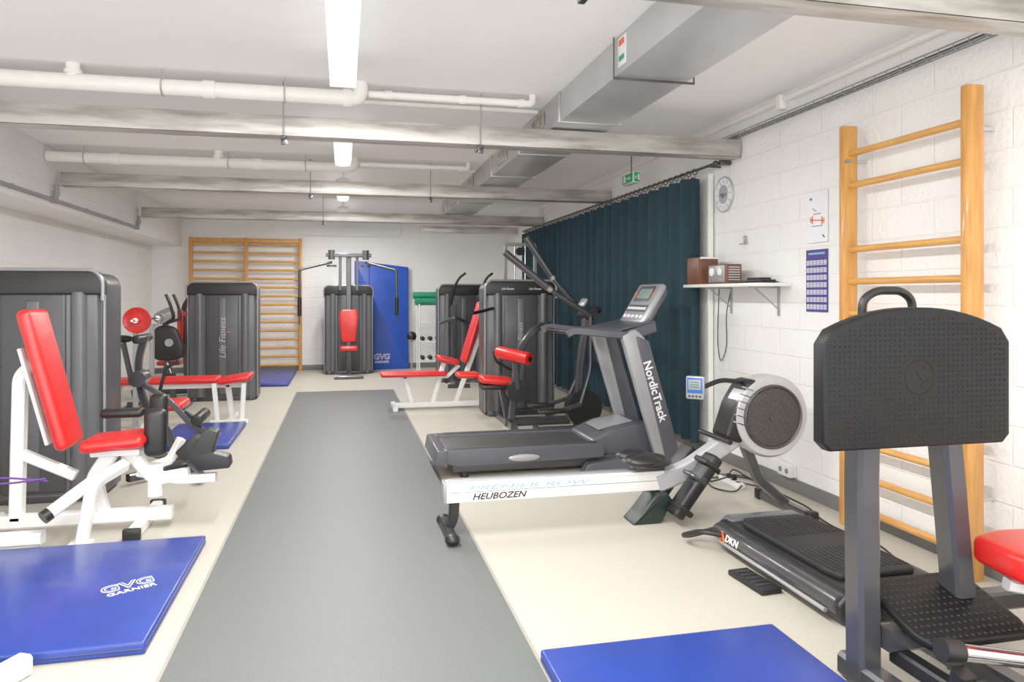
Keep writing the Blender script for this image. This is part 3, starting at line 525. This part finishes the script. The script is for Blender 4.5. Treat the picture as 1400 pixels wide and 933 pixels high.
P(t,'adjust_knob',m_black,[ball((1.28,9.05,.35),.03)])
t.location+=Vector((.02,.33,0))
# L
t=thing('elliptical_trainer','dark elliptical trainer with two long raised handle levers','elliptical trainer',(2.3,7.3,0))
P(t,'frame',m_fr,[rtube([(1.95,7.3,.06),(2.75,7.3,.06)],.07,.07,0),rtube([(2.7,7.05,.04),(2.7,7.55,.04)],.06,.06,0),rtube([(2.0,7.05,.04),(2.0,7.55,.04)],.06,.06,0),rtube([(2.38,7.3,.08),(2.42,7.3,.8),(2.5,7.3,1.25)],.07,.07,.2)])
P(t,'flywheel_housing',m_black,[cyl((2.45,7.24,.28),(2.45,7.36,.28),.19,n=32)])
P(t,'pivot_hub',m_black,[cyl((2.5,7.1,1.25),(2.5,7.5,1.25),.05),cyl((2.5,7.04,1.25),(2.5,7.1,1.25),.035)]+[box((2.56,7.3,1.29),(.15,.16,.08),.03,(0,-20,0))])
for y,p in((7.08,[(2.46,7.08,1.25),(2.05,7.08,1.5),(1.58,7.08,1.87)]),(7.52,[(2.52,7.52,1.28),(2.2,7.52,1.62),(1.9,7.52,2.05)])):
    P(t,'handle_lever',m_fr,[tube(p,.026,.1)]); P(t,'lower_lever',m_fr,[tube([p[0],(p[0][0]+.0,y,.7),(2.35,y,.35)],.02,.1)])
    a=Vector(p[1]);b=Vector(p[2]); P(t,'grip',m_fr,[cyl(a.lerp(b,.1),b+(b-a)*.04,.036)]); P(t,'grip_collar',m_silver,[cyl(a.lerp(b,.02),a.lerp(b,.1),.03)])
    P(t,'pedal_arm',m_fr,[rtube([(2.35,y,.35),(1.98,y,.25)],.04,.04,0)]); P(t,'pedal',m_black,[box((2.05,y-.0,.29),(.28,.12,.04),.015)])
P(t,'console',m_silver,[box((2.45,7.3,1.38),(.04,.16,.1),.02,(0,30,0))])
# ---------------------------------------------------------------- treadmill
t=thing('treadmill','grey treadmill with black running belt and tall angled console','treadmill',(1.7,6.08,0))
for y0,y1 in((5.71,5.81),(6.35,6.45)): P(t,'side_rail',m_slate,[prism([(.74,.14),(.78,.24),(2.1,.24),(2.1,.12),(.9,.1)],'xz',y0,y1,.015,.008)])
PS(t,'foot_rail_grip',m_belt,[bx(.85,2.05,5.725,5.79,.238,.246,.003),bx(.85,2.05,6.37,6.43,.238,.246,.003)])
P(t,'running_belt',m_belt,[bx(.8,2.12,5.81,6.35,.17,.225,.02)])
P(t,'rear_cap',m_slate,[prism([(.7,.12),(.72,.235),(.8,.235),(.8,.1)],'xz',5.7,6.46,.015,.008)])
P(t,'deck_frame',m_fr,[bx(.85,2.4,5.78,5.84,.04,.12,.01),bx(.85,2.4,6.32,6.38,.04,.12,.01),bx(.9,2.3,5.84,6.32,.13,.17,.004)])
PS(t,'foot',m_black,[cyl((x,y,0),(x,y,.05),.035) for x in(.95,2.35) for y in(5.81,6.35)])
P(t,'chrome_badge',m_silver,[ball((1.42,5.71,.15),(.13,.012,.03)),])
P(t,'motor_hood',m_slate,[prism([(2.0,.15),(2.02,.25),(2.2,.33),(2.45,.37),(2.62,.33),(2.68,.2),(2.6,.1),(2.05,.1)],'xz',5.8,6.36,.03,.02)])
P(t,'hood_panel',m_silver,[prism([(2.12,.31),(2.2,.345),(2.42,.38),(2.42,.37),(2.2,.33)],'xz',5.9,6.26,0,.003)],'silver inlay on the motor hood')
P(t,'base_frame',m_slate,[prism([(1.9,.0),(1.95,.08),(2.4,.13),(2.8,.1),(2.85,.0)],'xz',5.66,5.77,.02,.01),prism([(1.9,.0),(1.95,.08),(2.4,.13),(2.8,.1),(2.85,.0)],'xz',6.4,6.5,.02,.01),bx(2.7,2.8,5.7,6.46,.02,.08,.01)])
for y0,y1 in((5.67,5.74),(6.42,6.49)):
    P(t,'upright',m_silver,[prism([(2.56,.06),(2.75,.06),(2.45,1.1),(2.36,1.18),(2.24,1.12)],'xz',y0,y1,.03,.012)])
    P(t,'upright_edge',m_slate,[prism([(2.63,.08),(2.77,.08),(2.475,1.08),(2.36,1.12)],'xz',y0-.006,y1+.006,.02,.005)])
text(t,'lettering','NordicTrack',(2.528,5.662,.66),basis((.3,0,-1),(1,0,.3)),.1,m_wink,1,0,off=.002)
for y in(5.7,6.46):
    P(t,'handrail',m_slate,[rtube([(2.36,y,1.12),(2.1,y,1.14),(1.83,y,1.17),(1.78,y,1.14)],.05,.06,.05)])
P(t,'handrail_grip',m_black,[tube([(1.8,5.7,1.15),(1.9,5.75,1.13),(1.95,6.08,1.13),(1.9,6.4,1.13),(1.8,6.46,1.15)],.02,.06)])
P(t,'console_tray',m_slate,[prism([(2.1,1.12),(2.2,1.17),(2.56,1.25),(2.58,1.15),(2.35,1.08)],'xz',5.72,6.44,.02,.015)])
R=basis((0,-1,0),(.6,0,1))
def con(u,v,w): return Vector((2.56,6.06,1.385))+R@Vector((u,v,w))
def cbox(u,v,w,su,sv,sw,b=.004):
    g=box((0,0,0),(su,sv,sw),b,seg=3); return [con(u,v,w)+R@Vector(p) for p in g[0]],g[1]
P(t,'console',m_silver,[cbox(0,0,-.03,.5,.42,.06,.025)])
P(t,'console_back',m_slate,[cbox(0,0,-.075,.46,.38,.05,.03)])
P(t,'display',m_lcd,[cbox(0,.1,.001,.26,.1,.008,.003)]); PS(t,'display_bezel',m_slate,[cbox(0,.1,-.002,.34,.16,.006,.003),cbox(0,-.05,-.001,.44,.07,.004,.002)])
PS(t,'button',m_paper,[cbox(-.18+.045*i,-.05,.003,.028,.025,.006,.002) for i in range(9)]+[cbox(-.18+.09*i,-.13,.001,.055,.03,.006,.002) for i in range(5)]); PS(t,'button',m_oink,[cbox(.2,.1,.003,.03,.03,.006),cbox(-.2,.1,.003,.03,.03,.006)],'orange button')
# ---------------------------------------------------------------- rower
Y=4.42
t=thing('rowing_machine','white rail rowing machine with large grey flywheel and black seat','rowing machine',(1.8,Y,0))
P(t,'slide_rail',m_white,[bx(.6,2.02,Y-.04,Y+.04,.2,.322,.006),bx(.6,2.02,Y-.048,Y+.048,.308,.324,.004)])
P(t,'rail_track',m_silver,[bx(.62,2.0,Y-.025,Y+.025,.324,.335,.003)])
P(t,'rail_groove',m_trim,[bx(.62,2.02,Y-.0425,Y-.0395,.261,.265,.001)])
P(t,'rail_end_cap',m_silver,[box((.597,Y,.262),(.02,.1,.13),.006)])
text(t,'lettering','HEUBOZEN',(.93,Y-.042,.231),FR,.053,m_ink,1.2,.3,off=.001)
text(t,'lettering','PREMIER ROW',(1.12,Y-.0435,.285),FR,.038,m_bink,3.1,.3,off=-.0004,ext=.001)
P(t,'rear_leg',m_black,[rtube([(.66,Y,.2),(.655,Y,.1),(.62,Y,.04)],.06,.05,.03),rtube([(.62,Y-.2,.035),(.62,Y+.2,.035)],.06,.05,0),ball((.62,Y-.2,.035),(.045,.05,.034)),ball((.62,Y+.2,.035),(.045,.05,.034))])
P(t,'seat',m_black,[ball((1.91,Y,.39),(.16,.18,.04)),ball((1.86,Y-.09,.405),(.12,.085,.04)),ball((1.86,Y+.09,.405),(.12,.085,.04))]); P(t,'seat_carriage',m_fr,[bx(1.82,2.02,Y-.06,Y+.06,.33,.37,.008)])
P(t,'front_rail',m_pale,[rtube([(1.98,Y,.24),(2.2,Y,.31),(2.72,Y,.62)],.09,.12,.05)])
PS(t,'footplate',m_black,[box((2.17,Y-.16,.25),(.08,.14,.46),.02,(0,38,0),3),box((2.17,Y+.16,.25),(.08,.14,.46),.02,(0,38,0),3)])
PS(t,'foot_strap',m_fr,[box((2.17,Y-.16,.3),(.11,.155,.025),.006,(0,38,0)),box((2.17,Y+.16,.3),(.11,.155,.025),.006,(0,38,0))])
PS(t,'heel_rest',m_black,[box((2.08,Y-.16,.11),(.12,.15,.04),.015,(0,38,0))]);PS(t,'toe_clip',m_black,[box((2.26,Y-.16,.38),(.13,.16,.035),.012,(0,38,0))])
P(t,'footplate_bar',m_fr,[cyl((2.2,Y-.24,.3),(2.2,Y+.24,.3),.018)])
P(t,'centre_leg',m_dgreen,[prism([(1.78,0),(1.98,0),(2.06,.14),(2.02,.2),(1.94,.18),(1.84,.06)],'xz',Y-.09,Y+.09,.02,.01)])
P(t,'flywheel_housing',m_pale,[lathe((2.76,Y-.11,.655),(0,1,0),[(.2,0),(.255,.0),(.272,.025),(.272,.14),(.25,.17),(.1,.17)],56)])
P(t,'flywheel_grille',m_mesh,[lathe((2.76,Y-.118,.655),(0,1,0),[(.02,0),(.19,.0),(.195,.01),(.195,.02)],48)])
PS(t,'grille_ring',m_fr,[ring((2.76,Y-.115,.655),(0,1,0),.203,.011,48)]); P(t,'wheel_emblem',m_fr,[cyl((2.76,Y-.124,.655),(2.76,Y-.118,.655),.03)])
P(t,'chain_housing',m_black,[prism([(2.42,.52),(2.5,.75),(2.6,.9),(2.68,.9),(2.6,.6),(2.55,.48)],'xz',Y-.1,Y+.1,.04,.02)])
PS(t,'vent_fin',m_silver,[box((2.52+.012*i,Y-.105,.62+.045*i),(.09,.01,.01),.002,(0,20,0)) for i in range(6)])
P(t,'front_leg',m_fr,[rtube([(2.6,Y,.5),(2.72,Y,.22),(2.92,Y,.05)],.07,.06,.03),rtube([(2.92,Y-.28,.035),(2.92,Y+.28,.035)],.06,.06,0)])
PS(t,'front_leg_end',m_black,[bx(2.88,2.96,Y-.32,Y-.26,0,.075,.012),bx(2.88,2.96,Y+.26,Y+.32,0,.075,.012)])
P(t,'monitor_arm',m_black,[tube([(2.6,Y-.02,.88),(2.42,Y-.04,.9),(2.28,Y-.04,.85)],.016,.05)])
MR=basis((.75,-.66,0),(0,0,1))
def mb(u,v,w,su,sv,sw,b=.004):
    g=box((0,0,0),(su,sv,sw),b); return [Vector((2.22,Y-.08,.86))+MR@(Vector((u,v,w))+p) for p in g[0]],g[1]
MO=P(t,'monitor',m_silver,[mb(0,0,0,.12,.15,.035,.012)])
P(MO,'screen_frame',m_sig,[mb(0,.015,.018,.1,.1,.004,.002)],'blue screen frame'); P(MO,'monitor_screen',m_lcd,[mb(0,.02,.021,.08,.065,.003,.001)],'pale green display'); PS(MO,'monitor_button',m_ink,[mb(-.035+.023*i,-.055,.018,.015,.012,.005,.002) for i in range(4)]+[mb(0,.035-.015*i,.0228,.06,.004,.001,0) for i in range(3)])
P(t,'pull_handle',m_black,[cyl((2.4,Y-.2,.52),(2.4,Y+.2,.52),.017)])
# ---------------------------------------------------------------- vibration platform
t=thing('vibration_platform','low black stepping platform with ribbed top and hand straps','exercise platform',(2.42,3.35,0))
P(t,'base_body',m_black,[prism([(2.12,.02),(2.1,.1),(2.16,.15),(2.68,.15),(2.74,.1),(2.72,.02)],'xz',2.78,3.9,.02,.02)])
PS(t,'side_roller',m_fr,[rollg((2.13,2.8,.095),(2.13,3.88,.095),.045),rollg((2.7,2.8,.095),(2.7,3.88,.095),.045)])
P(t,'side_stripe',m_silver,[cyl((2.085,2.85,.06),(2.085,3.84,.06),.01)])
P(t,'top_pad',m_rub,[prism([(2.22,2.92),(2.62,2.92),(2.64,3.0),(2.64,3.72),(2.6,3.8),(2.24,3.8),(2.2,3.72),(2.2,3.0)],'xy',.148,.178,.02,.01)]+[bx(2.22+.03*i,2.235+.03*i,2.97,3.26,.177,.181,.002) for i in range(14)]+[bx(2.22+.03*i,2.235+.03*i,3.46,3.75,.177,.181,.002) for i in range(14)])
P(t,'end_cap',m_char2,[prism([(2.15,.03),(2.14,.11),(2.2,.165),(2.64,.165),(2.7,.11),(2.69,.03)],'xz',3.82,3.93,.02,.015)])
PS(t,'rubber_foot',m_rub,[cyl((x,y,0),(x,y,.03),.04) for x in(2.2,2.64) for y in(2.9,3.8)])
PS(t,'hand_strap',m_black,[tube([(2.1,3.75,.1),(1.98,3.8,.12),(1.93,3.95,.05),(2.02,4.0,.03),(2.12,3.88,.1)],.016,.06,8),tube([(2.3,3.9,.1),(2.4,4.05,.06),(2.6,4.03,.05),(2.6,3.9,.1)],.014,.06,8)])
text(t,'lettering','DKN',(2.081,3.65,.1),basis((0,-1,0),(.15,0,1)),.055,m_wink,1.1,.2,off=.0005,ext=.002)
PS(t,'logo_mark',m_oink,[box((2.08,3.76,.095),(.006,.018,.065),.001,(25,0,0)),box((2.08,3.735,.095),(.006,.014,.065),.001,(-25,0,0))],'orange logo strokes')
t=thing('foot_pedal_plate','flat black rubber plate lying beside the platform','plate',(1.95,3.4,0))
P(t,'plate',m_rub,[box((2.02,3.32,.015),(.12,.29,.03),.01,(0,0,4))]); PS(t,'grip_rib',m_fr,[box((2.017,3.23+.045*i,.032),(.08,.01,.006),.002,(0,0,4)) for i in range(5)])
# ---------------------------------------------------------------- leg press
t=thing('leg_press_machine','leg press with huge black studded foot plate on grey posts','weight machine',(2.1,2.3,0))
cx=1.965;wd=.385;yf=2.2
def topz(x):
    u=abs(x-cx)/(wd-.035); return 1.415-.075*min(1,u)**2.2
pp=[(cx-wd+.03,.925),(cx+wd-.03,.925),(cx+wd,.955),(cx+wd,1.29)]
for k in range(0,15):
    x=cx+(wd-.035)*(1-2*k/14); pp.append((x,topz(x)))
pp+=[(cx-wd,1.29),(cx-wd,.955)]
FP=P(t,'foot_plate',m_plate,[prism(pp,'xz',yf-.03,yf+.03,0,.01)])
def dot(x,z,y,r=.0062,hh=.0035):
    V=[];n=6
    for rr,h in((r,0),(r*.6,hh)):
        for i in range(n): V.append(Vector((x+rr*math.cos(i*math.pi/3),y-h,z+rr*math.sin(i*math.pi/3))))
    return V,[[i,(i+1)%n,n+(i+1)%n,n+i] for i in range(n)]+[list(range(n,2*n))]
dots=[]
for i in range(37):
    for j in range(25):
        x=cx-.36+i*.02; z=.95+j*.0185
        if z<topz(x)-.028 and math.hypot(x-cx,z-1.17)>.072: dots.append(dot(x,z,yf-.029))
P(FP,'stud_pattern',m_plate,dots)
P(FP,'emblem',m_plate,[ring((cx,yf-.03,1.17),(0,1,0),.06,.002,40),box((cx,yf-.03,1.175),(.05,.004,.01),.002,(0,50,0)),box((cx+.02,yf-.03,1.15),(.05,.004,.008),.002,(0,-30,0)),ball((cx+.02,yf-.03,1.205),(.008,.003,.008),10)])
P(t,'post',m_fr,[rtube([(1.89,2.36,.0),(1.88,2.36,.8),(1.87,2.33,1.1)],.095,.1,.1)])
P(t,'post',m_fr,[rtube([(2.34,2.36,.0),(2.29,2.36,.5),(2.2,2.33,1.1)],.09,.1,.1)])
P(t,'rear_strut',m_fr,[rtube([(2.0,2.5,.05),(1.98,2.5,.95)],.035,.06,0)])
P(t,'plate_mount',m_fr,[bx(1.82,2.26,2.23,2.3,1.0,1.2,.01)])
P(t,'grab_handle',m_black,[tube([(1.9,2.38,1.2),(1.9,2.38,1.44),(1.96,2.38,1.475),(2.07,2.38,1.475),(2.12,2.38,1.44),(2.12,2.38,1.2)],.016,.04)])
pc=(2.2,2.3,.285); ta=16
ST=P(t,'step_plate',m_plate,[rot(prism([(1.98,2.12),(2.38,2.12),(2.42,2.18),(2.42,2.42),(2.38,2.48),(1.98,2.48),(1.95,2.42),(1.95,2.18)],'xy',.27,.305,.02,.012),pc,'X',ta)])
sd=[]
for i in range(17):
    for j in range(11):
        V,F=dot(1.98+i*.0262,0,0,.007); y0=2.145+j*.0315
        sd.append(rot(([Vector((v.x,y0+(v.z),.304-v.y)) for v in V],F),pc,'X',ta))
P(ST,'stud_pattern',m_rub,sd)
P(t,'base_frame',m_fr,[rtube([(1.89,1.6,.05),(1.89,2.45,.05)],.09,.09,0),rtube([(2.34,1.75,.05),(2.34,2.7,.05)],.09,.09,0),rtube([(1.85,1.75,.05),(3.1,1.75,.05)],.09,.09,0),rtube([(2.34,2.6,.15),(2.9,2.6,.15)],.08,.08,0),rtube([(1.93,2.3,.2),(2.3,2.3,.2)],.08,.08,0)])
P(t,'slide_tube',m_chrome,[cyl((1.98,2.06,.265),(3.0,2.02,.06),.028)]);P(t,'slide_tube',m_chrome,[cyl((2.0,1.98,.17),(2.95,1.95,.05),.02)])
PS(t,'slide_sleeve',m_black,[cyl((1.95,2.062,.27),(2.02,2.058,.257),.038),cyl((1.97,1.98,.172),(2.05,1.98,.165),.03),rtube([(1.98,2.3,.14),(1.98,2.02,.14),(1.98,2.0,.22)],.06,.06,.02)])
P(t,'seat',m_red,[prism([(2.34,1.95),(2.95,1.85),(3.1,1.95),(3.1,2.3),(2.5,2.37),(2.34,2.33),(2.3,2.1)],'xy',.44,.545,.03,.03)])
P(t,'seat_frame',m_pale,[rtube([(2.32,2.16,.42),(2.5,2.1,.39),(3.1,2.0,.29)],.05,.04,.05),rtube([(2.9,2.15,.05),(2.85,2.15,.44)],.08,.08,0)])
# ---------------------------------------------------------------- camera & world
cam=bpy.data.cameras.new('camera'); co=bpy.data.objects.new('camera',cam); COL.objects.link(co)
co.location=(0,0,1.457); co.rotation_euler=(math.radians(90),0,-math.atan(.231))
cam.sensor_width=36; cam.lens=36*1000/1400; cam.shift_y=-62.5/1400; cam.clip_start=.05
sc.camera=co
w=bpy.data.worlds.new('world'); sc.world=w; w.use_nodes=True; w.node_tree.nodes['Background'].inputs[0].default_value=(1,.985,.96,1); w.node_tree.nodes['Background'].inputs[1].default_value=2.5
sc.view_settings.view_transform='Standard'; sc.view_settings.look='None'; sc.view_settings.exposure=.66; sc.view_settings.gamma=1.22
